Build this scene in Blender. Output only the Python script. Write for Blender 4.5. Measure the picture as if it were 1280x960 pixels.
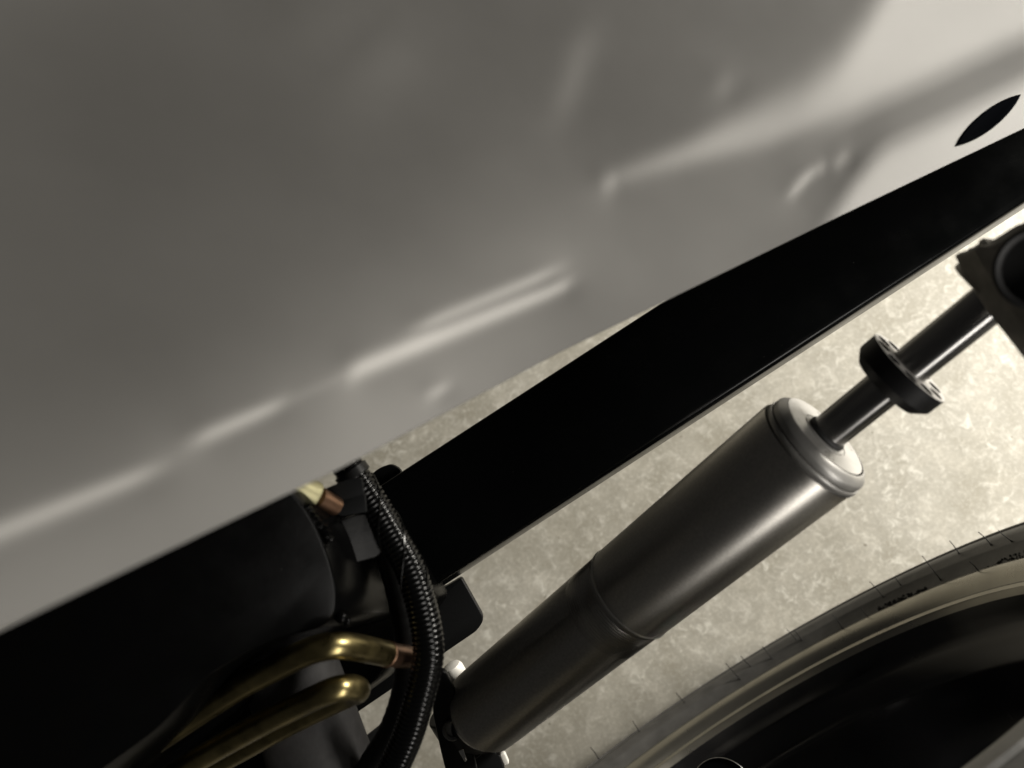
import bpy, bmesh, math, random
import numpy as np
from mathutils import Vector, Matrix
from mathutils.bvhtree import BVHTree

random.seed(4)
S = bpy.context.scene
COL = S.collection
for o in list(bpy.data.objects):
    bpy.data.objects.remove(o)

# ------------------------------------------------------------------ camera
# The phone is held over the wheel, tilted about 18 degrees from plumb.
F = 962.0                                   # focal length in pixels of the 1280x960 photograph
WHEEL_A = Vector((-math.sin(.5681)*math.cos(-.3064), math.cos(.5681)*math.cos(-.3064), math.sin(-.3064)))
NUP = (Vector((0, 0, 1)) - WHEEL_A*WHEEL_A.z).normalized()      # true vertical, in camera axes
XW = Vector((.838, .545, 0)); XW = (XW - NUP*XW.dot(NUP)).normalized()
YW = NUP.cross(XW)
RW = Matrix((XW, YW, NUP))                  # camera axes -> world axes
WHEEL_C = Vector((.1665, -.2348, -.5016))
R_RIM, SIDE, BULGE = .2275, .0694, .0156
CAM_H = -(NUP.dot(WHEEL_C) - (R_RIM+SIDE))
CAM = Vector((0, 0, CAM_H))

def w(p):                                   # camera axes -> world
    return RW @ Vector(p) + CAM
def wd(v):
    return RW @ Vector(v)
def at(px, py, d):                          # a point seen at (px,py), d metres along the view axis
    return w(((px-640)/F*d, -(py-480)/F*d, -d))

cd = bpy.data.cameras.new('camera'); cam = bpy.data.objects.new('camera', cd); COL.objects.link(cam)
cam.matrix_world = Matrix.Translation(CAM) @ RW.to_4x4()
cd.sensor_width = 36; cd.lens = F/1280*36
cd.clip_start = .01; cd.clip_end = 100
cd.dof.use_dof = True; cd.dof.focus_distance = .46; cd.dof.aperture_fstop = 8.0
S.camera = cam

# ------------------------------------------------------------------ light
wo = bpy.data.worlds.new('World'); S.world = wo; wo.use_nodes = True
wo.node_tree.nodes['Background'].inputs[0].default_value = (1.0, .97, .92, 1)
wo.node_tree.nodes['Background'].inputs[1].default_value = .028
LAMP_C = Vector((1.30, .82, .00))           # a work lamp to the right of the wheel, in camera axes
ld = bpy.data.lights.new('work_lamp', 'AREA'); lamp = bpy.data.objects.new('work_lamp', ld); COL.objects.link(lamp)
lamp.location = w(LAMP_C); ld.shape = 'RECTANGLE'; ld.size = .55; ld.size_y = .34
ld.energy = 55; ld.color = (1.0, .955, .87)
aim = w((.35, -.05, -.8)) - lamp.location
lamp.rotation_euler = aim.to_track_quat('-Z', 'Y').to_euler()

l2 = bpy.data.lights.new('added_strip_light', 'AREA'); tube = bpy.data.objects.new('added_strip_light', l2); COL.objects.link(tube)
tube.location = w((.86, -.72, .62)); l2.shape = 'RECTANGLE'; l2.size = 1.2; l2.size_y = .30   # added unseen light, placed to draw the highlight strip along the shock
l2.energy = 16.0; l2.color = (1.0, .96, .90)
tz = (tube.location - w((.08, -.08, -.38))).normalized(); tx = wd((.576, .654, .49)); tx = (tx-tz*tx.dot(tz)).normalized(); ty_ = tz.cross(tx)
tube.matrix_world = Matrix.Translation(tube.location) @ Matrix((tx, ty_, tz)).transposed().to_4x4()

S.view_settings.view_transform = 'Standard'; S.view_settings.look = 'None'
S.view_settings.exposure = 0.0; S.view_settings.gamma = 1.0
S.view_settings.use_curve_mapping = False

# ------------------------------------------------------------------ materials
def mat(name, col, rough=.5, metal=0., coat=0., spec=.5, noise=None, bump=None, rvar=None, dust=None, aniso=0):
    m = bpy.data.materials.new(name); m.use_nodes = True
    nt = m.node_tree; N = nt.nodes; L = nt.links; b = N['Principled BSDF']
    b.inputs['Base Color'].default_value = (*col, 1)
    b.inputs['Roughness'].default_value = rough; b.inputs['Metallic'].default_value = metal
    b.inputs['Coat Weight'].default_value = coat; b.inputs['Coat Roughness'].default_value = .08
    b.inputs['Specular IOR Level'].default_value = spec
    tc = N.new('ShaderNodeTexCoord')
    def nz(scale, detail=4, rgh=.55, dist=0):
        n = N.new('ShaderNodeTexNoise'); n.inputs['Scale'].default_value = scale
        n.inputs['Detail'].default_value = detail; n.inputs['Roughness'].default_value = rgh
        n.inputs['Distortion'].default_value = dist
        L.new(tc.outputs['Object'], n.inputs['Vector']); return n
    def ramp(src, a, b2, lo, hi):
        r = N.new('ShaderNodeMapRange'); r.inputs['From Min'].default_value = a; r.inputs['From Max'].default_value = b2
        r.inputs['To Min'].default_value = lo; r.inputs['To Max'].default_value = hi
        L.new(src, r.inputs['Value']); return r
    colsock = None
    if noise:
        sc, amt = noise; n = nz(sc, 6)
        r = ramp(n.outputs['Fac'], .3, .7, 1-amt, 1+amt)
        mx = N.new('ShaderNodeMix'); mx.data_type = 'RGBA'; mx.blend_type = 'MULTIPLY'; mx.inputs['Factor'].default_value = 1
        mx.inputs['A'].default_value = (*col, 1); L.new(r.outputs[0], mx.inputs['B'])
        colsock = mx.outputs['Result']
    if dust:
        sc, th, dc = dust; n = nz(sc, 3, .7)
        r = ramp(n.outputs['Fac'], th, th+.06, 0, 1)
        mx = N.new('ShaderNodeMix'); mx.data_type = 'RGBA'; L.new(r.outputs[0], mx.inputs['Factor'])
        mx.inputs['A'].default_value = (*col, 1); mx.inputs['B'].default_value = (*dc, 1)
        if colsock: L.new(colsock, mx.inputs['A'])
        colsock = mx.outputs['Result']
    if colsock: L.new(colsock, b.inputs['Base Color'])
    if aniso:
        tg = N.new('ShaderNodeTangent'); tg.direction_type = 'RADIAL'; tg.axis = 'Z'; L.new(tg.outputs[0], b.inputs['Tangent'])
        b.inputs['Anisotropic'].default_value = aniso; b.inputs['Anisotropic Rotation'].default_value = .25
    if rvar:
        sc, lo, hi = rvar; n = nz(sc, 5); r = ramp(n.outputs['Fac'], .3, .7, lo, hi); L.new(r.outputs[0], b.inputs['Roughness'])
    if bump:
        sc, dist, st = bump; n = nz(sc, 4, .6)
        bp = N.new('ShaderNodeBump'); bp.inputs['Strength'].default_value = st; bp.inputs['Distance'].default_value = dist
        L.new(n.outputs['Fac'], bp.inputs['Height']); L.new(bp.outputs[0], b.inputs['Normal'])
    return m

M = {}
M['paint'] = mat('silver_paint', (.069, .067, .0635), .36, .5, 0, .4, noise=(14, .04), bump=(2600, .0001, .12), rvar=(9, .33, .39))
M['rail'] = mat('black_gloss_frame_paint', (.0016, .0018, .0019), .22, 0, 0, .12, dust=(420, .74, (.05, .048, .045)), rvar=(40, .16, .3))
M['box'] = mat('black_satin_frame_paint', (.0012, .0012, .0012), .24, 0, 0, .06, bump=(90, .0006, .08), rvar=(60, .2, .28), dust=(500, .77, (.02, .02, .018)))
M['plate'] = mat('black_powder_coat', (.006, .0063, .0066), .45, 0, 0, .2, bump=(900, .0003, .3))
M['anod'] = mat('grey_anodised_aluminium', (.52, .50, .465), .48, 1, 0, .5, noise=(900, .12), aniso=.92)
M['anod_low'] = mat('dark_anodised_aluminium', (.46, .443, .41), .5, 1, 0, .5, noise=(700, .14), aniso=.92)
M['thread'] = mat('turned_thread', (.36, .345, .32), .36, 1, 0, .5, noise=(700, .1))
M['joint'] = mat('bright_joint_ring', (.5, .49, .46), .3, .9, 0, .5)
M['cap'] = mat('machined_aluminium', (.37, .36, .34), .45, .3, 0, .5, noise=(300, .06), bump=(2000, .0001, .2))
M['cap_wall'] = mat('satin_aluminium_ring', (.30, .292, .277), .42, .6, 0, .5, noise=(300, .06))
M['chrome'] = mat('chromed_shaft', (.22, .216, .212), .26, 1, 0, .5, aniso=.85)
M['collar'] = mat('black_nylon', (.004, .004, .0043), .5, 0, 0, .2, noise=(300, .2))
M['collar_face'] = mat('pale_lit_collar_face', (.40, .385, .36), .6, 0, 0, .2, noise=(500, .12))  # pale colour stands in for lamp light on the black end face
M['hole'] = mat('dark_bore', (.008, .008, .008), .6)
M['perch'] = mat('dark_bronze_casting', (.20, .188, .165), .45, .5, 0, .5, noise=(200, .2), bump=(500, .0003, .3))
M['rubber'] = mat('black_rubber', (.018, .018, .018), .55, 0, 0, .45, noise=(160, .25), bump=(300, .0004, .4))
M['tyre'] = mat('new_tyre_rubber', (.09, .0875, .083), .5, 0, 0, .5, noise=(60, .25), bump=(260, .0005, .3), dust=(90, .66, (.10, .095, .085)))
M['grime'] = mat('crumbly_black_grime', (.012, .011, .011), .75, 0, 0, .3, bump=(700, .001, .8))
M['spew'] = mat('rubber_hair', (.02, .019, .018), .6)
M['rim'] = mat('bronze_reflection_rim', (.36, .342, .295), .3, .9, 0, .5, noise=(40, .08), rvar=(50, .26, .33))  # bronze tint stands in for the floor reflected in a gloss black lip
M['barrel'] = mat('gloss_black_rim_barrel', (.007, .007, .0075), .2, 0, 0, .5, rvar=(30, .15, .28), dust=(300, .76, (.05, .048, .045)))
M['zinc'] = mat('yellow_zinc_plating', (.22, .18, .082), .34, 1, 0, .5, noise=(70, .4), rvar=(120, .24, .4))
M['zinc_pale'] = mat('pale_brass', (.36, .335, .19), .5, .5, 0, .5, noise=(150, .1))
M['copper'] = mat('copper_ferrule', (.21, .125, .08), .4, 1, 0, .5, noise=(150, .2))
M['loom'] = mat('black_loom_plastic', (.002, .002, .002), .2, 0, 0, .2)
M['hose'] = mat('black_hose_rubber', (.005, .005, .005), .4, 0, 0, .2)
M['boot'] = mat('matt_dark_grey_rubber', (.03, .029, .029), .65, 0, 0, .25, noise=(250, .15), bump=(500, .0003, .3))
M['white'] = mat('white_nylon', (.72, .70, .65), .45, 0, 0, .5, noise=(120, .08))
M['steel'] = mat('bright_steel', (.6, .59, .57), .22, 1, 0, .5, noise=(200, .1))
M['greysteel'] = mat('dull_grey_steel', (.16, .16, .16), .38, .8, 0, .5, noise=(150, .2))
M['mark'] = mat('engraved_mark', (.34, .33, .31), .5, .3)
M['clip'] = mat('dark_oily_sheet_steel', (.006, .006, .006), .45, .0, 0, .12, noise=(90, .4), bump=(120, .0008, .4))
M['inset'] = mat('dull_black', (.0018, .002, .0025), .8, 0, 0, .0)

def concrete():
    m = bpy.data.materials.new('sealed_concrete'); m.use_nodes = True
    nt = m.node_tree; N = nt.nodes; L = nt.links; b = N['Principled BSDF']
    tc = N.new('ShaderNodeTexCoord')
    def nz(sc, det, r, dist=0.):
        n = N.new('ShaderNodeTexNoise'); n.inputs['Scale'].default_value = sc; n.inputs['Detail'].default_value = det
        n.inputs['Roughness'].default_value = r; n.inputs['Distortion'].default_value = dist
        L.new(tc.outputs['Object'], n.inputs['Vector']); return n.outputs['Fac']
    def mr(src, a, c, lo=0., hi=1.):
        r = N.new('ShaderNodeMapRange'); r.interpolation_type = 'SMOOTHSTEP'
        for k, v in (('From Min', a), ('From Max', c), ('To Min', lo), ('To Max', hi)): r.inputs[k].default_value = v
        L.new(src, r.inputs['Value']); return r.outputs['Result']
    def mix(fac, A, B, mode='MIX'):
        x = N.new('ShaderNodeMix'); x.data_type = 'RGBA'; x.blend_type = mode
        if isinstance(fac, float): x.inputs['Factor'].default_value = fac
        else: L.new(fac, x.inputs['Factor'])
        for s, v in (('A', A), ('B', B)):
            if isinstance(v, tuple): x.inputs[s].default_value = (*v, 1)
            else: L.new(v, x.inputs[s])
        return x.outputs['Result']
    def mul(a, c):
        x = N.new('ShaderNodeMath'); x.operation = 'MULTIPLY'; L.new(a, x.inputs[0])
        if isinstance(c, float): x.inputs[1].default_value = c
        else: L.new(c, x.inputs[1])
        return x.outputs[0]
    big = nz(5, 4, .6, .3)
    base = mix(mr(big, .35, .65), (.335, .315, .262), (.41, .39, .337))
    mid = nz(26, 5, .6, .3)
    base = mix(mul(mr(mid, .45, .66), .34), base, (.58, .55, .475))
    base = mix(mul(mr(mid, .50, .30), .34), base, (.27, .245, .185))
    sq = nz(95, 3, .55, .7)                       # pale flecks of worn sealer
    patch = nz(11, 4, .6, .2)
    base = mix(mul(mul(mr(sq, .50, .74), mr(patch, .36, .62)), .75), base, (.72, .70, .63))
    sq3 = nz(52, 4, .6, .9)
    base = mix(mul(mr(sq3, .52, .72), .42), base, (.68, .655, .585))
    sq2 = nz(240, 3, .6, .2)
    base = mix(mul(mr(sq2, .50, .72), .30), base, (.70, .67, .59))
    base = mix(mul(mr(sq2, .50, .30), .22), base, (.25, .23, .18))
    sp = nz(90, 1, .5)
    base = mix(mul(mr(sp, .77, .80), .6), base, (.12, .105, .07))
    L.new(base, b.inputs['Base Color'])
    L.new(mr(mid, .3, .7, .46, .32), b.inputs['Roughness'])
    b.inputs['Specular IOR Level'].default_value = .55
    bp = N.new('ShaderNodeBump'); bp.inputs['Strength'].default_value = .25; bp.inputs['Distance'].default_value = .0012
    L.new(sq, bp.inputs['Height']); L.new(bp.outputs[0], b.inputs['Normal'])
    return m
M['concrete'] = concrete()

# ------------------------------------------------------------------ object helpers
def obj(name, verts, faces, m, parent=None, smooth=40, kind=None):
    me = bpy.data.meshes.new(name)
    me.from_pydata([tuple(v) for v in verts], [], [tuple(f) for f in faces])
    bm = bmesh.new(); bm.from_mesh(me); bmesh.ops.recalc_face_normals(bm, faces=bm.faces); bm.to_mesh(me); bm.free()
    return fin(name, me, m, parent, smooth, kind)
def fin(name, me, m, parent=None, smooth=40, kind=None):
    me.materials.append(m)
    if smooth:
        me.shade_smooth(); me.set_sharp_from_angle(angle=math.radians(smooth))
    o = bpy.data.objects.new(name, me); COL.objects.link(o)
    if parent is not None: adopt(o, parent)
    if kind: o['kind'] = kind
    return o
ORIG = {}
def adopt(o, parent):
    o.parent = parent
    o.matrix_parent_inverse = Matrix.Translation(ORIG.get(parent.name, Vector((0, 0, 0)))).inverted()
def thing(name, label, cat, loc, group=None):
    o = bpy.data.objects.new(name, None); COL.objects.link(o); o.location = loc; o.empty_display_size = .02
    ORIG[o.name] = Vector(loc)
    return tag(o, label, cat, group)
def tag(o, label, cat, group=None):
    o['label'] = label; o['category'] = cat
    if group: o['group'] = group
    return o

def spline(pts, n):                             # Catmull-Rom through 3-D points
    P = [Vector(p) for p in pts]; P = [P[0]*2-P[1]] + P + [P[-1]*2-P[-2]]
    out = []
    for i in range(1, len(P)-2):
        a, b, c, d = P[i-1:i+3]
        for k in range(n):
            t = k/n
            out.append(.5*((2*b)+(c-a)*t+(2*a-5*b+4*c-d)*t*t+(3*b-a-3*c+d)*t**3))
    out.append(P[-2]); return out
def frames(path):
    T = [(path[min(i+1, len(path)-1)]-path[max(i-1, 0)]).normalized() for i in range(len(path))]
    u = T[0].orthogonal().normalized(); fr = []
    for t in T:
        u = (u - t*u.dot(t)).normalized(); fr.append((t, u, t.cross(u)))
    return fr
def sweep(path, rad, seg=20, cap=True):
    """rad: float, list, or function(i, arc_length, angle)."""
    fr = frames(path); V = []; Fc = []; s = 0
    for i, p in enumerate(path):
        if i: s += (p-path[i-1]).length
        for k in range(seg):
            a = 2*math.pi*k/seg
            r = rad(i, s, a) if callable(rad) else rad[i] if isinstance(rad, list) else rad
            V.append(p + fr[i][1]*math.cos(a)*r + fr[i][2]*math.sin(a)*r)
    for i in range(len(path)-1):
        for k in range(seg):
            k2 = (k+1) % seg
            Fc.append((i*seg+k, i*seg+k2, (i+1)*seg+k2, (i+1)*seg+k))
    if cap:
        Fc.append(tuple(range(seg))); Fc.append(tuple((len(path)-1)*seg+k for k in range(seg)))
    return V, Fc
def lathe(A, ax, prof, seg=96, capped=False):
    """prof: (t along axis from A, radius)."""
    ax = ax.normalized(); u = ax.orthogonal().normalized(); v = ax.cross(u); V = []; Fc = []
    for t, r in prof:
        for k in range(seg):
            a = 2*math.pi*k/seg
            V.append(A+ax*t+u*math.cos(a)*r+v*math.sin(a)*r)
    for i in range(len(prof)-1):
        for k in range(seg):
            k2 = (k+1) % seg
            Fc.append((i*seg+k, i*seg+k2, (i+1)*seg+k2, (i+1)*seg+k))
    if capped:
        Fc.append(tuple(range(seg))); Fc.append(tuple((len(prof)-1)*seg+k for k in range(seg)))
    return V, Fc
def rounded(poly, r, n=6):                      # round the corners of a 2-D polygon (r in the same unit, or list)
    out = []; m = len(poly)
    for i, p in enumerate(poly):
        p = Vector(p); a = Vector(poly[i-1])-p; b = Vector(poly[(i+1) % m])-p
        rr = r[i] if isinstance(r, (list, tuple)) else r
        rr = min(rr, a.length*.48, b.length*.48)
        A = p+a.normalized()*rr; B = p+b.normalized()*rr
        for k in range(n+1):
            t = k/n; out.append(((1-t)**2*A+2*t*(1-t)*p+t*t*B)[:])
    return out
def slab(name, poly, d, thick, m, parent=None, bev=.0015, r=0, tilt=None, down=None):
    """A plate whose upper face is seen with outline poly (pixels) at depth d (or d per corner), thick metres deep."""
    if not callable(d):
        dd = d; d = lambda x, y: dd
    if r: poly = rounded(poly, r)
    dn = down if down is not None else wd((0, 0, -1))
    bm = bmesh.new()
    top = [bm.verts.new(at(x, y, d(x, y))) for x, y in poly]
    bot = [bm.verts.new(v.co + dn*thick) for v in top]
    n = len(top)
    bm.faces.new(top); bm.faces.new(bot[::-1])
    for i in range(n): bm.faces.new((top[i], bot[i], bot[(i+1) % n], top[(i+1) % n]))
    bmesh.ops.recalc_face_normals(bm, faces=bm.faces)
    if bev:
        es = [e for e in bm.edges if (e.verts[0] in top and e.verts[1] in top) or (e.verts[0] in bot and e.verts[1] in bot)]
        bmesh.ops.bevel(bm, geom=es, offset=bev, segments=3, affect='EDGES', profile=.5, clamp_overlap=True)
    me = bpy.data.meshes.new(name); bm.to_mesh(me); bm.free()
    return fin(name, me, m, parent)
def bolt(name, P, ax, r, h, m, parent, washer=True):
    V, Fc = lathe(P, ax, [(0, r), (h*.75, r), (h, r*.86)], 6, True)
    o = obj(name, V, Fc, m, parent, 30)
    return o

# ------------------------------------------------------------------ floor
n = 40; V = []; Fc = []
for j in range(n+1):
    for i in range(n+1): V.append(((i/n-.5)*8, (j/n-.5)*8, 0))
for j in range(n):
    for i in range(n): Fc.append((j*(n+1)+i, j*(n+1)+i+1, (j+1)*(n+1)+i+1, (j+1)*(n+1)+i))
floor = obj('floor', V, Fc, M['concrete'], None, 0); floor['kind'] = 'structure'
floor['label'] = 'pale mottled sealed concrete garage floor'

# ------------------------------------------------------------------ silver body panel, sculpted by its surface normals
def body_panel():
    st = 5
    xs = np.arange(-260, 1561, st).astype(float); ys = np.arange(-320, 1001, st).astype(float)
    PX, PY = np.meshgrid(xs, ys)
    X = (PX-640)/F; Y = -(PY-480)/F
    ex = [-260, 0, 370, 420, 700, 850, 1060, 1280, 1560]
    ey = [916, 788, 612, 588, 440, 367, 265, 160, 27]
    edge = np.interp(PX, ex, ey)
    up = edge-PY                                     # distance from the lower edge
    sm = lambda a, b, v: (lambda t: t*t*(3-2*t))(np.clip((v-a)/(b-a), 0, 1))
    def seg(p0, p1, w0, w1, soft=20):
        d = np.array(p1, float)-np.array(p0, float); L = np.hypot(*d); d /= L
        s = (PX-p0[0])*d[0]+(PY-p0[1])*d[1]; q = -(PX-p0[0])*d[1]+(PY-p0[1])*d[0]
        ww = w0+(w1-w0)*np.clip(s/L, 0, 1)
        return np.exp(-(q/ww)**2)*sm(-soft, soft, s)*(1-sm(L-soft, L+soft, s))
    B = np.zeros_like(PX)  # wanted reflection brightness; the surface is bent to produce it
    def put(v):
        nonlocal B
        B = np.maximum(B, v)
    # broken crease low on the panel, bent to show streaks of lamp light
    put(.42*seg((-120, 712), (200, 585), 17, 12, 40)); put(.46*seg((240, 552), (355, 503), 13, 9, 28))
    put(.10*seg((350, 505), (440, 466), 6, 7, 20))
    put(.58*seg((435, 466), (712, 355), 14, 8, 16)); put(.44*seg((520, 410), (695, 338), 9, 7, 30))
    put(.36*seg((535, 493), (560, 484), 9, 7, 10))
    # bright reflection at the far end, shaped into the surface
    yU = np.interp(PX, [700, 745, 860, 960, 1000, 1045, 1080, 1120, 1200, 1560], [262, 226, 176, 118, 95, 50, 0, -70, -240, -1000])
    y1 = np.interp(PX, [745, 860, 960, 1000, 1060, 1090, 1180, 1280, 1560], [240, 212, 190, 174, 150, 135, 95, 48, -87])
    zone = (sm(735, 790, PX)*sm(-20, 20+50*sm(850, 1050, PX), PY-yU)*sm(-8, 22, y1-PY)*(.56-.24*sm(900, 1060, PX)))
    put(.40*seg((752, 230), (775, 222), 16, 14, 10))
    y2 = np.interp(PX, [1000, 1030, 1050, 1070, 1090, 1110, 1200, 1280, 1560], [336, 276, 251, 221, 197, 180, 140, 101, -30])
    zone = np.maximum(zone, .34*sm(-8, 20, PY-y2)*sm(985, 1050, PX))
    kx0 = np.fft.fftfreq(PX.shape[1], st)*2*np.pi; ky0 = np.fft.fftfreq(PX.shape[0], st)*2*np.pi
    KX0, KY0 = np.meshgrid(kx0, ky0)
    put(np.clip(np.real(np.fft.ifft2(np.fft.fft2(zone)*np.exp(-(KX0**2+KY0**2)*6.0**2/2))), 0, 1))
    arc = spline([(988, 247, 0), (998, 232, 0), (1014, 217, 0), (1032, 208, 0)], 6)
    for p, q in zip(arc[:-1], arc[1:]):
        put(.50*seg(p[:2], q[:2], 8, 8, 3))
    put(.40*seg((1043, 206), (1062, 194), 10, 9, 6))
    put(.22*np.exp(-((PX-905)/16)**2-((PY-108)/16)**2))
    put(.16*np.exp(-((PX-490)/50)**2-((PY-85)/55)**2)); put(.12*np.exp(-((PX-420)/60)**2-((PY-30)/40)**2))
    put(.18*seg((700, 150), (735, 40), 22, 22, 30))
    # the surface rolls towards the light near its lower edge
    soft = .30*(1-sm(0, 330, up)) + .10*(1-sm(150, 700, up))
    soft *= 1-.55*sm(420, 900, PX)
    rng = np.random.default_rng(3)
    lump = np.zeros_like(PX)
    for k in range(14):
        a, b, c, e = rng.normal(0, .006, 2).tolist() + rng.uniform(0, 6.3, 2).tolist()
        lump += .02*np.cos(a*PX+b*PY+c)
    band = sm(4, 16, PY-y1)*sm(4, 16, y2-PY)*sm(1000, 1090, PX)
    B = np.clip(soft+(1-soft)*B+lump-.14*band, -.2, 1)
    rho = np.full_like(PX, math.log(.23))
    lampv = np.array(LAMP_C)
    for it in range(3):
        d = np.exp(rho)
        P = np.stack([X*d, Y*d, -d], -1)
        v = -P/np.linalg.norm(P, axis=-1, keepdims=True)
        l = lampv-P; l /= np.linalg.norm(l, axis=-1, keepdims=True)
        h = v+l; h /= np.linalg.norm(h, axis=-1, keepdims=True)
        off = np.array([-.30, .20, 0.])                # turned away from the lamp where the panel is dark
        N_ = h+off*(1-B)[..., None]
        N_ /= np.linalg.norm(N_, axis=-1, keepdims=True)
        den = N_[..., 0]*X+N_[..., 1]*Y-N_[..., 2]
        gx = -N_[..., 0]/den/F; gy = N_[..., 1]/den/F     # d rho / d px , d rho / d py(down)
        ny, nx = PX.shape
        # least-squares integration (Poisson, mirrored FFT)
        GX = np.zeros((2*ny, 2*nx)); GY = np.zeros((2*ny, 2*nx))
        GX[:ny, :nx] = gx; GX[:ny, nx:] = -gx[:, ::-1]; GX[ny:, :] = GX[ny-1::-1, :] if False else GX[:ny, :][::-1, :]
        GY[:ny, :nx] = gy; GY[:ny, nx:] = gy[:, ::-1]; GY[ny:, :] = -GY[:ny, :][::-1, :]
        kx = np.fft.fftfreq(2*nx, st)*2*np.pi; ky = np.fft.fftfreq(2*ny, st)*2*np.pi
        KX, KY = np.meshgrid(kx, ky); K2 = KX**2+KY**2; K2[0, 0] = 1
        R = (-1j*KX*np.fft.fft2(GX)-1j*KY*np.fft.fft2(GY))/K2; R[0, 0] = 0
        r = np.real(np.fft.ifft2(R))[:ny, :nx]
        j = int((265+320)/st); i = int((1060+260)/st)
        rho = r-r[j, i]+math.log(.335)
    # sheared grid that starts at the lower edge
    us = np.arange(-250, 1551, 4).astype(float); vs = np.concatenate([np.arange(0, 60, 3), np.arange(60, 1150, 5)]).astype(float)
    ed = np.interp(us, ex, ey)
    Vv = []; nv = len(vs)
    def samp(x, y):
        fx = np.clip((x+260)/st, 0, PX.shape[1]-1.001); fy = np.clip((y+320)/st, 0, PX.shape[0]-1.001)
        i, j = int(fx), int(fy); a, b = fx-i, fy-j
        return math.exp(rho[j, i]*(1-a)*(1-b)+rho[j, i+1]*a*(1-b)+rho[j+1, i]*(1-a)*b+rho[j+1, i+1]*a*b)
    rows = []
    for a, u in enumerate(us):
        row = []
        for b, vv in enumerate(vs):
            y = ed[a]-vv
            if y < -300: break
            dd = samp(u, y); row.append(at(u, y, dd))
        rows.append(row)
    nmin = min(len(r) for r in rows)
    idx = {}; Vl = []; Fl = []
    for a, row in enumerate(rows):
        # folded hem: rolls under and back
        p = row[0]; q = row[1]
        inw = (q-p).normalized(); dn = wd((0, 0, -1)); dn = (dn-inw*dn.dot(inw)).normalized()
        hem = [p+inw*.012+dn*.0040, p+inw*.007+dn*.0030, p+inw*.0035+dn*.0020, p+inw*.0010+dn*.0012, p+inw*.0001+dn*.0004]
        for k, pt in enumerate(hem+row):
            idx[a, k] = len(Vl); Vl.append(pt)
    for a in range(len(rows)-1):
        for k in range(min(len(rows[a]), len(rows[a+1]))+4):
            Fl.append((idx[a, k], idx[a+1, k], idx[a+1, k+1], idx[a, k+1]))
    root = thing('body_panel', 'large silver grey painted metal panel with creases, out of focus in front', 'panel', at(640, 472, samp(640, 472)))
    sk = obj('panel_skin', Vl, Fl, M['paint'], root, 60)
    # oval black inset near the far end
    a0 = Vector((1196, 181, 0)); a1 = Vector((1276, 118, 0)); c = (a0+a1)/2; e = (a1-a0)/2; nn = Vector((-e.y, e.x, 0)).normalized()
    ring = []
    for k in range(28):
        t = 2*math.pi*k/28
        s = math.cos(t); hh = 11.5*math.copysign((1-s*s)**.85, math.sin(t)) if abs(s) < 1 else 0
        ring.append((c+e*s+nn*hh)[:2])
    Vp = []; Fp = []
    prof = [(1.0, .0015), (1.0, -.0008), (.93, -.0016), (.80, -.0019), (.5, -.0012)]
    for sc, off in prof:
        for x, y in ring:
            X_ = c.x+(x-c.x)*sc; Y_ = c.y+(y-c.y)*sc
            Vp.append(at(X_, Y_, samp(X_, Y_)+off))
    for i in range(len(prof)-1):
        for k in range(28): Fp.append((i*28+k, i*28+(k+1) % 28, (i+1)*28+(k+1) % 28, (i+1)*28+k))
    Fp.append(tuple((len(prof)-1)*28+k for k in range(28)))
    pl = obj('oval_inset', Vp, Fp, M['inset'], root); pl['label'] = 'narrow oval black inset'
body_panel()

# ------------------------------------------------------------------ black frame rail (plumb, level)
def rail():
    dirx = XW.copy()                             # in camera axes, horizontal
    # lower edge of the top face passes (920,487) at depth .42
    p0 = Vector(((920-640)/F*.42, -(487-480)/F*.42, -.42))
    width, height, cr = .0655, .024, .0045
    side = (-YW) if (-YW).x*.545-(-YW).y*.84 > 0 else YW     # towards the wheel
    prof = rounded([(0, 0), (width, 0), (width, -height), (0, -height)], cr, 5)
    V = []; Fc = []; n = len(prof); L0, L1 = -.248, .42
    for s in (L0, L1):
        for a, b in prof: V.append(w(p0 + dirx*s - side*a + NUP*b))
    for k in range(n): Fc.append((k, (k+1) % n, n+(k+1) % n, n+k))
    Fc.append(tuple(range(n))); Fc.append(tuple(range(n, 2*n)))
    root = thing('frame_rail', 'long gloss black rectangular steel tube running behind the silver panel', 'frame rail', w(p0))
    obj('tube', V, Fc, M['rail'], root)
    # tab plate below with a rounded corner
    t = slab('mounting_tab', [(440, 700), (555, 735), (577, 722), (606, 774), (596, 789), (445, 892), (395, 905), (400, 760)], .463, .006, M['plate'], root,
             .0012, [4, 4, 4, 14, 6, 4, 4, 4])
    t['label'] = 'black plate with a rounded corner sticking out below the tube'
    slab('edge_tab', [(460, 596), (474, 585), (489, 580), (500, 586), (506, 600), (480, 616)], .452, .005, M['plate'], root, .001, 5)
rail()

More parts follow.
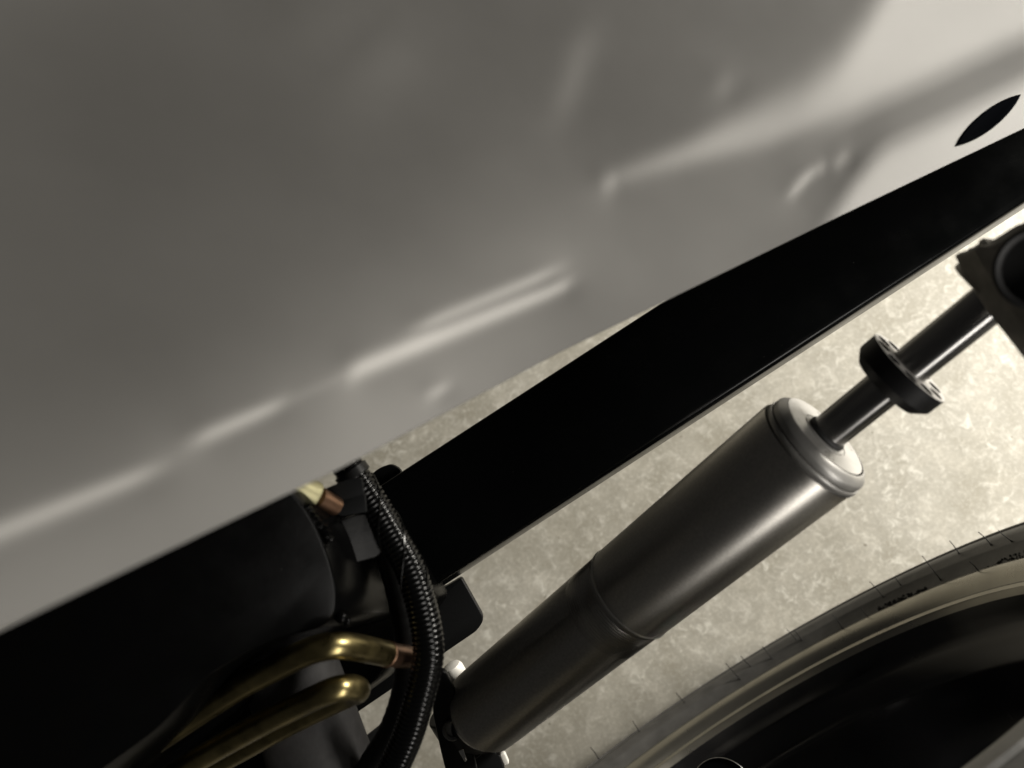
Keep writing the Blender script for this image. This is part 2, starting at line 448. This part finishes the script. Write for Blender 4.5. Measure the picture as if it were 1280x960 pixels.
# ------------------------------------------------------------------ crossmember, lower left
def crossmember():
    root = thing('crossmember', 'bulky black rounded steel box section under the edge of the silver panel', 'crossmember', at(200, 850, .36))
    dep = lambda x, y: .285+(x-200)*.00008+(y-700)*.00006
    slab('box_section', [(-320, 960), (180, 690), (352, 604), (372, 622), (394, 655), (412, 700), (421, 738), (419, 768), (402, 784), (330, 803), (262, 842), (196, 912), (60, 1010), (-150, 1120)],
         dep, .085, M['box'], root, .007, [5, 5, 16, 14, 30, 30, 26, 18, 16, 20, 16, 20, 5, 5], down=-wd(NUP))
    # weld beads round the end
    for i, (pts) in enumerate(([(372, 632), (377, 645), (386, 660), (397, 672), (404, 684)], [(380, 630), (386, 642), (396, 654), (405, 664), (410, 676)])):
        P = spline([at(x, y, dep(x, y)+.003) for x, y in pts], 8)
        V, Fc = sweep(P, lambda k, s, a: .0022+.0005*math.sin(s*2600), 10); obj('weld_bead', V, Fc, M['box'], root)
    for x, y, r in ((394, 681, .0017), (427, 772, .0026), (434, 777, .0018)):
        p = at(x, y, dep(x, y)+.002)
        V, Fc = lathe(p, wd((.3, .2, 1)), [(-.004, r), (0, r), (r*.5, r*.8), (r*.8, r*.35)], 10, True); obj('weld_spatter', V, Fc, M['greysteel'] if r > .003 else M['box'], root)
    # second, deeper member filling the corner
    slab('lower_web', [(-300, 1040), (100, 850), (330, 790), (420, 775), (520, 700), (545, 742), (470, 850), (400, 900), (330, 1010), (-200, 1300)], .405, .03, M['box'], root, .004, 8, down=-wd(NUP))
crossmember()

# ------------------------------------------------------------------ rubber boot post
def post():
    A = at(352, 800, .385); B = at(420, 1010, .375); ax = (B-A)
    root = thing('rubber_boot', 'matt dark grey rubber sleeve below the yellow zinc bend', 'sleeve', at(410, 960, .38))
    V, Fc = lathe(A, ax, [(-.004, .017), (-.001, .021), (.004, .0225), (.03, .0235), (.06, .0245), (ax.length, .025)], 48, True)
    obj('sleeve', V, Fc, M['boot'], root)
post()

# ------------------------------------------------------------------ zinc plated pipes
def pipes():
    root = thing('brake_pipe', 'yellow zinc plated pipe bent at the end, with a copper ferrule', 'pipe', at(420, 803, .32), 'zinc plated pipes')
    P = spline([at(150, 958, .345), at(222, 909, .334), at(295, 861, .32), at(345, 834, .312), at(380, 817, .306), at(405, 809, .303), at(428, 807, .306), at(455, 811, .316), at(483, 817, .329)], 10)
    V, Fc = sweep(P, .0053, 24); obj('pipe', V, Fc, M['zinc'], root)
    a, b = at(483, 817, .329), at(508, 821, .343)
    V, Fc = lathe(a, b-a, [(-.0005, .0052), (0, .0057), (.0004, .0057), (.0008, .0052), (.0100, .0052), ((b-a).length, .0050)], 28, True); obj('ferrule', V, Fc, M['copper'], root)

    root = thing('brake_pipe', 'yellow zinc plated pipe doubling back in a tight bend over the grey sleeve', 'pipe', at(440, 862, .33), 'zinc plated pipes')
    P = spline([at(150, 1010, .345), at(235, 957, .335), at(310, 914, .325), at(375, 881, .314), at(415, 863, .305), at(436, 859, .309), at(446, 861, .316), at(447, 864, .325), at(436, 869, .334), at(405, 884, .342), at(340, 917, .352), at(250, 968, .365), at(150, 1030, .375)], 10)
    V, Fc = sweep(P, .0050, 24); obj('pipe', V, Fc, M['zinc'], root)

    root = thing('brake_pipe', 'short pale brass fitting with copper end peeping out under the panel edge', 'pipe', at(390, 615, .31), 'zinc plated pipes')
    a, b, c = at(350, 598, .308), at(397, 621, .314), at(420, 633, .322)
    V, Fc = lathe(a, b-a, [(0, .0056), ((b-a).length-.001, .0056), ((b-a).length, .0049)], 24, True); obj('fitting', V, Fc, M['zinc_pale'], root)
    V, Fc = lathe(b, c-b, [(0.0002, .0044), ((c-b).length, .0040)], 24, True); obj('ferrule', V, Fc, M['copper'], root)
pipes()

# ------------------------------------------------------------------ hoses
def hoses():
    root = thing('ribbed_hose', 'thick black ribbed loom hose curving down past the end of the rail', 'hose', at(535, 800, .36))
    edge = [(415, 520), (433, 546), (450, 572), (479, 614), (504, 656), (529, 702), (546, 756), (554, 802), (552, 838), (542, 879), (529, 922), (512, 962), (490, 1010)]
    E2 = [Vector((x, y)) for x, y in edge]; pts = []
    for i, p in enumerate(E2):
        t = (E2[min(i+1, len(E2)-1)]-E2[max(i-1, 0)]).normalized(); nn = Vector((-t.y, t.x))
        c = p+nn*19; pts.append(at(c.x, c.y, .335+.004*math.sin(i*.6)))
    P = spline(pts, 60)
    V, Fc = sweep(P, lambda i, s, a: 0.0067+.00022*max(-.4, math.cos(2*math.pi*s/.0022-a)), 40)
    obj('loom', V, Fc, M['loom'], root, 80)
    # braided wrap strands in the middle of the run
    sub = P[150:330]; fr = frames(sub)
    for q in range(3):
        st = []
        for i, p in enumerate(sub):
            a = q*2.1+i*.028; st.append(p+(fr[i][1]*math.cos(a)+fr[i][2]*math.sin(a))*.0068)
        Vs, Fs = sweep(st[::2], .0005, 6); obj('wrap_strand', Vs, Fs, M['loom'], root)
    t = P[135]; f = frames(P)[135][0]
    V, Fc = lathe(t-f*.0022, f, [(0, .0070), (.0004, .0078), (.0040, .0078), (.0044, .0070)], 32, True); obj('cable_tie', V, Fc, M['hose'], root)
    root = thing('thin_hose', 'thinner black hose running along the inside of the ribbed hose', 'hose', at(505, 800, .36))
    P = spline([at(444, 600, .352), at(466, 650, .352), at(487, 705, .35), at(502, 765, .349), at(508, 820, .349), at(502, 870, .352), at(486, 915, .356), at(462, 955, .36), at(440, 1000, .365)], 14)
    V, Fc = sweep(P, lambda i, s, a: .0052+.0001*math.cos(2*math.pi*s/.002), 24); obj('tube', V, Fc, M['hose'], root)
hoses()

# ------------------------------------------------------------------ clip bracket behind the hoses
def clip():
    root = thing('hose_bracket', 'small dark folded sheet metal bracket holding the hose beside the crossmember', 'bracket', at(430, 670, .35))
    dep = lambda x, y: .325+(x-400)*.00015
    slab('bracket_plate', [(378, 622), (398, 628), (412, 655), (440, 645), (470, 640), (486, 668), (474, 696), (440, 705), (413, 697), (396, 676)], dep, .004, M['clip'], root, .0016, 8)
    for k, pts in enumerate(([(400, 614), (432, 600), (452, 598), (455, 618), (424, 626)], [(407, 640), (434, 621), (456, 618), (458, 640), (430, 645)])):
        slab('flap', pts, .322+k*.004, .0022, M['plate'], root, .0006, 1.5)
    V, Fc = sweep(spline([at(400, 650, .320), at(406, 664, .319), at(414, 678, .320), at(423, 690, .322)], 8), [.0016]*24+[.0008], 10); obj('clip_wire', V, Fc, M['greysteel'], root)
    a = at(404, 652, .319); slab('clip_glint', [(401, 649), (408, 647), (413, 662), (407, 666)], .3185, .0014, M['steel'], root, .0004, 2)  # small bright steel pieces, here and below, stand in for glints on the bracket
    slab('clip_glint', [(419, 683), (423, 677), (425, 686), (421, 692)], .3195, .0014, M['steel'], root, .0004, 2)
    slab('grey_flange', [(452, 925), (480, 903), (503, 889), (505, 897), (486, 912), (458, 933)], .47, .003, M['greysteel'], root, .0006, 2)
clip()

# ------------------------------------------------------------------ shock absorber
def turned(name, A, ax, prof, m, parent, seg=128, capped=False, smooth=40):
    # a part turned about its own local Z axis
    V, Fc = lathe(Vector((0, 0, 0)), Vector((0, 0, 1)), prof, seg, capped)
    o = obj(name, V, Fc, m, parent, smooth)
    o.matrix_basis = Matrix.Translation(A) @ Vector((0, 0, 1)).rotation_difference(ax).to_matrix().to_4x4()
    return o
def shock():
    A = w((-.0178, -.192, -.45)); C = w((.1265, -.0282, -.327)); B = w((.177, .0307, -.284))
    ax = (B-A).normalized(); LB = (C-A).length; R = .025
    root = thing('shock_absorber', 'dark grey aluminium shock absorber with chrome shaft lying over the concrete floor', 'shock absorber', A)
    # lower body with fine turned threads below the step
    prof = [(-.004, R*.80), (.000, R*.90), (.003, R*.965), (.0035, R*.975)]
    t = .006
    while t < .092: prof.append((t, R*.98)); t += .008
    prof += [(.100, R*.98), (.1130, R*.982)]
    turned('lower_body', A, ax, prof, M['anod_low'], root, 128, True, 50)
    th_p = [(.1130, R*.982)]; t = .1130; k = 0
    while t < .1322:
        dp = .004+.020*(k/12)
        th_p += [(t, R*(.984-dp)), (t+.0008, R*.984)]; t += .0015; k += 1
    th_p += [(.1334, R*.96)]
    turned('thread_band', A, ax, th_p, M['thread'], root, 128, False, 12)
    V, Fc = lathe(A+ax*.1334, ax, [(0, R*.95), (0, R*.998), (.0005, R*1.016), (.0011, R*1.014), (.0016, R*.985)], 128); obj('joint_ring', V, Fc, M['joint'], root)
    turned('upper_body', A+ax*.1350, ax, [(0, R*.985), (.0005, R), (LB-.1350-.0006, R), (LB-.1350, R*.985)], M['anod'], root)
    V, Fc = lathe(C, ax, [(0, R*.985), (0, R*.945), (.0008, R*.945), (.0008, R*.985), (.0011, R*.994), (.0028, R*.994), (.0031, R*.985), (.0031, R*.94), (.0038, R*.94)], 128); obj('seal_ring', V, Fc, M['cap_wall'], root)
    V, Fc = lathe(C, ax, [(.0038, R*.94), (.0038, R*.96), (.0041, R*.97), (.0060, R*.966), (.0068, R*.952), (.0088, R*.865), (.0092, R*.835), (.0093, R*.815)], 128); obj('cap_bevel', V, Fc, M['cap_wall'], root)
    face = LB+.0093
    V, Fc = lathe(A+ax*face, ax, [(0, R*.815), (.0001, R*.70), (0, R*.56), (0, R*.44), (-.0004, R*.435), (-.0004, R*.415), (0, R*.41), (.0003, R*.30)], 128); cp = obj('cap_face', V, Fc, M['cap'], root)
    u = ax.orthogonal().normalized(); v = ax.cross(u)
    for k in range(26):                                           # faint stamped marks round the face
        a = (k % 13)*.105+(0 if k < 13 else math.pi)+random.uniform(-.02, .02); r = R*.70+random.uniform(-.0006, .0006)
        c = A+ax*(face+.00022)+(u*math.cos(a)+v*math.sin(a))*r
        e1 = (u*math.cos(a+random.uniform(-.5, .5))+v*math.sin(a+.1)).normalized(); e2 = ax.cross(e1)
        h1, h2 = .0009, .00022
        obj('stamp', [c+e1*h1+e2*h2, c-e1*h1+e2*h2, c-e1*h1-e2*h2, c+e1*h1-e2*h2, c-ax*.0002], [(0, 1, 2, 3), (0, 1, 4), (1, 2, 4), (2, 3, 4), (3, 0, 4)], M['mark'], cp, 0)
    rs = .0078
    V, Fc = lathe(A+ax*(face+.0003), ax, [(0, rs*1.12), (.0010, rs*1.14), (.0020, rs*1.06), (.0022, rs*1.01)], 64); obj('wiper', V, Fc, M['rubber'], root)
    LS = (B-A).length
    turned('shaft', A+ax*(LB-.01), ax, [(0, rs), (LS-LB+.03, rs)], M['chrome'], root, 96, True)
    # drilled collar round the shaft
    P = w(((1137-640)/F*.3025, -(458-480)/F*.3025, -.3025)); tc = (P-A).dot(ax)
    rc, th = .0180, .0115
    bm = bmesh.new()
    V, Fc = lathe(A+ax*(tc-th), ax, [(0, rs*1.01), (0, rc*.80), (.0040, rc), (th, rc), (th, rs*1.01), (0, rs*1.01)], 22)
    cm = bpy.data.meshes.new('collar'); cm.from_pydata([tuple(x) for x in V], [], Fc); bm.from_mesh(cm)
    bmesh.ops.remove_doubles(bm, verts=bm.verts, dist=1e-6); bmesh.ops.recalc_face_normals(bm, faces=bm.faces); bm.to_mesh(cm); bm.free()
    co = bpy.data.objects.new('tmp', cm); COL.objects.link(co)
    cut = bmesh.new()
    for k in range(10):
        a = 2*math.pi*(k+.5)/10; c = A+ax*(tc-th*.75)+(u*math.cos(a)+v*math.sin(a))*(rc*.765)
        V, Fc = lathe(c, ax, [(0, .0031), (th, .0031)], 16, True)
        m2 = bpy.data.meshes.new('t'); m2.from_pydata([tuple(x) for x in V], [], Fc); cut.from_mesh(m2)
    bmesh.ops.recalc_face_normals(cut, faces=cut.faces)
    km = bpy.data.meshes.new('cut'); cut.to_mesh(km); cut.free(); ko = bpy.data.objects.new('cut', km); COL.objects.link(ko)
    md = co.modifiers.new('b', 'BOOLEAN'); md.object = ko; md.operation = 'DIFFERENCE'; md.solver = 'EXACT'
    bpy.context.view_layer.update()
    res = bpy.data.meshes.new_from_object(co.evaluated_get(bpy.context.evaluated_depsgraph_get()))
    bpy.data.objects.remove(co); bpy.data.objects.remove(ko)
    col = fin('collar', res, M['collar'], root, 25); col['label'] = 'black collar with drilled end face'
    res.materials.append(M['collar_face'])
    for p in res.polygons:
        if abs(p.normal.dot(ax)) > .95 and (Vector(p.center)-(A+ax*tc)).dot(ax) > -.0005: p.material_index = 1
    # upper spring perch and eye
    Q = A+ax*(LS-.0005)
    V, Fc = lathe(Q, ax, [(0, rs), (0, .0160), (.0004, .0176), (.0012, .0180), (.0048, .0180), (.0052, .0170), (.0064, .0168), (.0070, .0192), (.0084, .0196), (.0092, .0190),
                          (.0115, .0186), (.0124, .0192), (.0140, .0190), (.0160, .0160), (.0200, .0142), (.0260, .0136), (.0340, .0136), (.0420, .0140), (.0480, .0140), (.0485, .012)], 96, True)
    obj('upper_perch', V, Fc, M['perch'], root)
    slab('perch_lug', [(1218, 313), (1224, 308), (1240, 308), (1262, 296), (1300, 272), (1330, 262), (1330, 470), (1290, 420), (1264, 388), (1240, 352)], lambda x, y: .268-(x-1220)*.00025, .012, M['perch'], root, .002, 3)
    V, Fc = lathe(at(1303, 335, .243), (CAM-at(1303, 335, .243)).normalized(), [(-.002, .0135), (.0015, .0135), (.0022, .0125), (.0015, .0112), (-.004, .0108), (-.004, .0)], 48); obj('eye_bore', V, Fc, M['hole'], root)
    # lower eye, bushing and bolt
    bx = (at(634, 952, .47)-at(560, 830, .462)).normalized()
    e0 = A-ax*.022
    V, Fc = lathe(A-ax*.0255, ax, [(0, .012), (.004, .0165), (.012, .0185), (.0185, .0205), (.0215, .0202)], 64, True); obj('lower_neck', V, Fc, M['hole'], root)
    V, Fc = lathe(e0-bx*.014, bx, [(0, .008), (0, .0135), (.001, .0145), (.027, .0145), (.028, .0135), (.028, .008), (0, .008)], 48); obj('lower_eye', V, Fc, M['plate'], root)
    V, Fc = lathe(A-ax*.0045, ax, [(0, R*.76), (.0006, R*.83), (.0022, R*.84), (.0028, R*.78)], 96); obj('snap_ring', V, Fc, M['steel'], root)
    return A, ax, e0, bx
A, AX, E0, BX = shock()

# ------------------------------------------------------------------ lower mount
def mount():
    root = thing('shock_bracket', 'black steel clevis and bolt at the lower end of the shock absorber', 'bracket', E0)
    slab('cheek_plate', [(541, 842), (556, 838), (570, 868), (582, 905), (592, 945), (604, 1000), (566, 1000), (552, 945), (541, 895)], lambda x, y: .432+(y-840)*.0001, .006, M['plate'], root, .0012, 6)
    V, Fc = lathe(at(566, 912, .4375), wd((.15, .1, 1)), [(0, .0060), (.0012, .0060), (.0018, .0052), (.0012, .0038), (-.0005, .0036)], 32, True); obj('bush_ring', V, Fc, M['greysteel'], root)
    slab('edge_glint', [(573, 939), (579, 936), (584, 950), (581, 953)], .4365, .001, M['steel'], root, .0003, 1)  # steel sliver added as the glint on the cheek plate
    p, q = at(566, 836, .468), at(630, 946, .478); b2 = (q-p).normalized()
    V, Fc = lathe(p-b2*.003, b2, [(0, .0030), (.0008, .0055), (.003, .0066), (.008, .0066), (.0105, .0050), (.0107, .0040)], 32, True); o = obj('washer', V, Fc, M['white'], root); o['label'] = 'white nylon washer'
    V, Fc = lathe(p+b2*.002, b2, [(0, .0030), ((q-p).length-.006, .0030)], 24, True); obj('bolt_shank', V, Fc, M['greysteel'], root)
    slab('bolt_tip', [(624, 944), (631, 941), (637, 955), (630, 959)], .470, .004, M['white'], root, .0008, 3)
    slab('base_strap', [(575, 930), (612, 935), (626, 945), (640, 1000), (585, 1000)], .482, .006, M['plate'], root, .001, 4)
mount()

# ------------------------------------------------------------------ wheel
def wheel():
    C = w(WHEEL_C); a = wd(WHEEL_A).normalized()              # a points inboard
    root = thing('wheel', 'new black tyre on a black rim, its lip tinted bronze like reflected floor light, standing at the lower right', 'wheel', C-Vector((0, 0, R_RIM+SIDE)))
    Rr, sh, bu = R_RIM, SIDE, BULGE; Wd = .205
    tp = [(-.012, Rr-.010), (-.004, Rr-.001), (.0005, Rr+.0055), (.004, Rr+.010), (bu*.62, Rr+.016), (bu*.66, Rr+.0165), (bu*.70, Rr+.0185), (bu*.92, Rr+.0225), (bu, Rr+.030),
          (bu*.98, Rr+.0365), (bu*1.05, Rr+.0372), (bu*1.05, Rr+.0395), (bu*.93, Rr+.0405), (bu*.75, Rr+.050), (bu*.35, Rr+.058), (bu*.0, Rr+.0625), (-.008, Rr+.0665), (-.02, Rr+.0690)]
    x = -.03
    for g in range(4):
        tp += [(x-.004, Rr+.0694), (x-.022, Rr+.0694), (x-.023, Rr+.062), (x-.029, Rr+.062), (x-.030, Rr+.0694)]; x -= .032
    out = [(-Wd-(t), r) for t, r in tp[:18]][::-1]
    V, Fc = lathe(C, a, tp+out, 220)
    V = [Vector((p.x, p.y, max(p.z, .0012))) for p in V]     # flat where it stands on the floor
    ty = obj('tyre', V, Fc, M['tyre'], root, 45)
    bvh = BVHTree.FromPolygons([tuple(p) for p in V], Fc)
    rp = [(-.012, Rr-.011), (-.004, Rr+.003), (-.0006, Rr+.0066), (.0008, Rr+.0070), (.0016, Rr+.0060), (.0012, Rr+.0036), (-.0002, Rr+.0004), (-.003, Rr-.0036), (-.008, Rr-.0070), (-.014, Rr-.0093), (-.018, Rr-.0105)]
    V, Fc = lathe(C, a, rp, 200); obj('rim_lip', V, Fc, M['rim'], root, 60)
    bp = [(-.018, Rr-.0105), (-.026, Rr-.0124), (-.034, Rr-.0142), (-.037, Rr-.0156), (-.041, Rr-.019), (-.052, Rr-.031), (-.060, Rr-.033), (-.110, Rr-.034), (-.118, Rr-.031), (-.150, Rr-.028), (-.19, Rr-.022), (-.2, Rr-.02), (-.206, Rr+.004),
          (-.208, Rr+.004), (-.203, Rr-.024), (-.19, Rr-.027)]
    V, Fc = lathe(C, a, bp, 200); obj('barrel', V, Fc, M['barrel'], root, 60)
    V, Fc = lathe(C, a, [(-.20, .0), (-.20, .075), (-.17, .085), (-.13, .082), (-.12, .07), (-.12, .0)], 64); obj('hub', V, Fc, M['barrel'], root)
    u = a.orthogonal().normalized(); v = a.cross(u)
    for k in range(8):
        an = 2*math.pi*k/8+.2; e = u*math.cos(an)+v*math.sin(an); tt = a.cross(e)
        vs = []
        for r, hw, o0, o1 in ((.070, .020, -.165, -.195), (.13, .017, -.165, -.198), (Rr-.026, .023, -.160, -.199)):
            for s, off in ((-1, o0), (1, o0), (1, o1), (-1, o1)): vs.append(C+e*r+tt*hw*s+a*off)
        fs = []
        for i in range(2):
            for q in range(4): fs.append((i*4+q, i*4+(q+1) % 4, i*4+4+(q+1) % 4, i*4+4+q))
        fs += [(0, 1, 2, 3), (8, 9, 10, 11)]
        obj('spoke', vs, fs, M['barrel'], root, 0)
    V, Fc = lathe(C, a, [(-.135, .0), (-.135, .125), (-.125, .125), (-.125, .0)], 96); obj('brake_disc', V, Fc, M['barrel'], root)
    # vent hairs left on the new tyre
    hairs = [((1187, 676), (1199, 692)), ((1223, 665), (1239, 681)), ((1248, 663), (1265, 677)), ((1153, 695), (1176, 725)), ((1212, 702), (1225, 716)), ((1087, 727), (1104, 746)),
             ((1076, 760), (1085, 772)), ((1041, 769), (1053, 785)), ((983, 786), (995, 799)), ((992, 787), (1002, 800)), ((953, 808), (965, 823)), ((926, 820), (938, 833)), ((907, 829), (925, 849)),
             ((845, 866), (856, 878)), ((791, 901), (799, 914)), ((738, 934), (746, 945)), ((1119, 722), (1126, 731))]
    for tip, base in hairs:
        hit = None
        for k in range(14):
            bx_, by_ = base[0]+k*1.2, base[1]+k*1.6
            d = (at(bx_, by_, 1)-CAM).normalized(); h = bvh.ray_cast(CAM, d)
            if h[0] is not None: hit = h[0]; break
        if hit is None: continue
        dep = -((RW.transposed() @ (hit-CAM)).z)
        e = at(tip[0], tip[1], dep-.002); mid = hit.lerp(e, .55)+Vector((random.uniform(-.0004, .0004), 0, .0003))
        P = spline([hit-(e-hit).normalized()*.0008, hit, mid, e], 4)
        nP = len(P); V, Fc = sweep(P, [.00085 if i < 5 else .00052-.00018*i/nP for i in range(nP)], 6); obj('vent_hair', V, Fc, M['spew'], ty)
    # crumbs of grime caught between tyre and rim
    for cx, cy, L, hgt in ((1128, 749, 30, 4), (1262, 702, 34, 8)):
        V = []; Fc = []
        for k in range(120):
            px = cx+random.uniform(-L, L); py = cy-(px-cx)*.42+random.uniform(-hgt, hgt)*(1-abs(px-cx)/L*.6)
            h = bvh.ray_cast(CAM, (at(px, py, 1)-CAM).normalized())
            if h[0] is None: continue
            b = len(V); r = random.uniform(.0006, .0015); c = h[0]
            for q in ((1, 0, 0), (-1, 0, 0), (0, 1, 0), (0, -1, 0), (0, 0, 1), (0, 0, -1)): V.append(c+Vector(q)*r*random.uniform(.6, 1.3))
            Fc += [(b, b+2, b+4), (b+2, b+1, b+4), (b+1, b+3, b+4), (b+3, b, b+4), (b+2, b, b+5), (b+1, b+2, b+5), (b+3, b+1, b+5), (b, b+3, b+5)]
        if V: obj('grime', V, Fc, M['grime'], ty, 0, 'stuff')
wheel()

# ------------------------------------------------------------------ round cap at the bottom edge
def capthing():
    P = at(903, 990, .47); ax = (CAM-P).normalized()
    root = thing('stub_cap', 'round black cap with a thin bright steel rim at the bottom edge', 'cap', P-ax*.03)
    V, Fc = lathe(P, ax, [(-.03, .017), (-.002, .0185), (-.001, .0185)], 64, True); obj('cap_body', V, Fc, M['inset'], root)
    V, Fc = lathe(P, ax, [(-.0008, .0185), (.0000, .0191), (.0006, .0190), (.0008, .0186), (.0004, .0183), (-.0008, .0182), (-.0008, .0185)], 64); obj('steel_rim', V, Fc, M['steel'], root)
capthing()
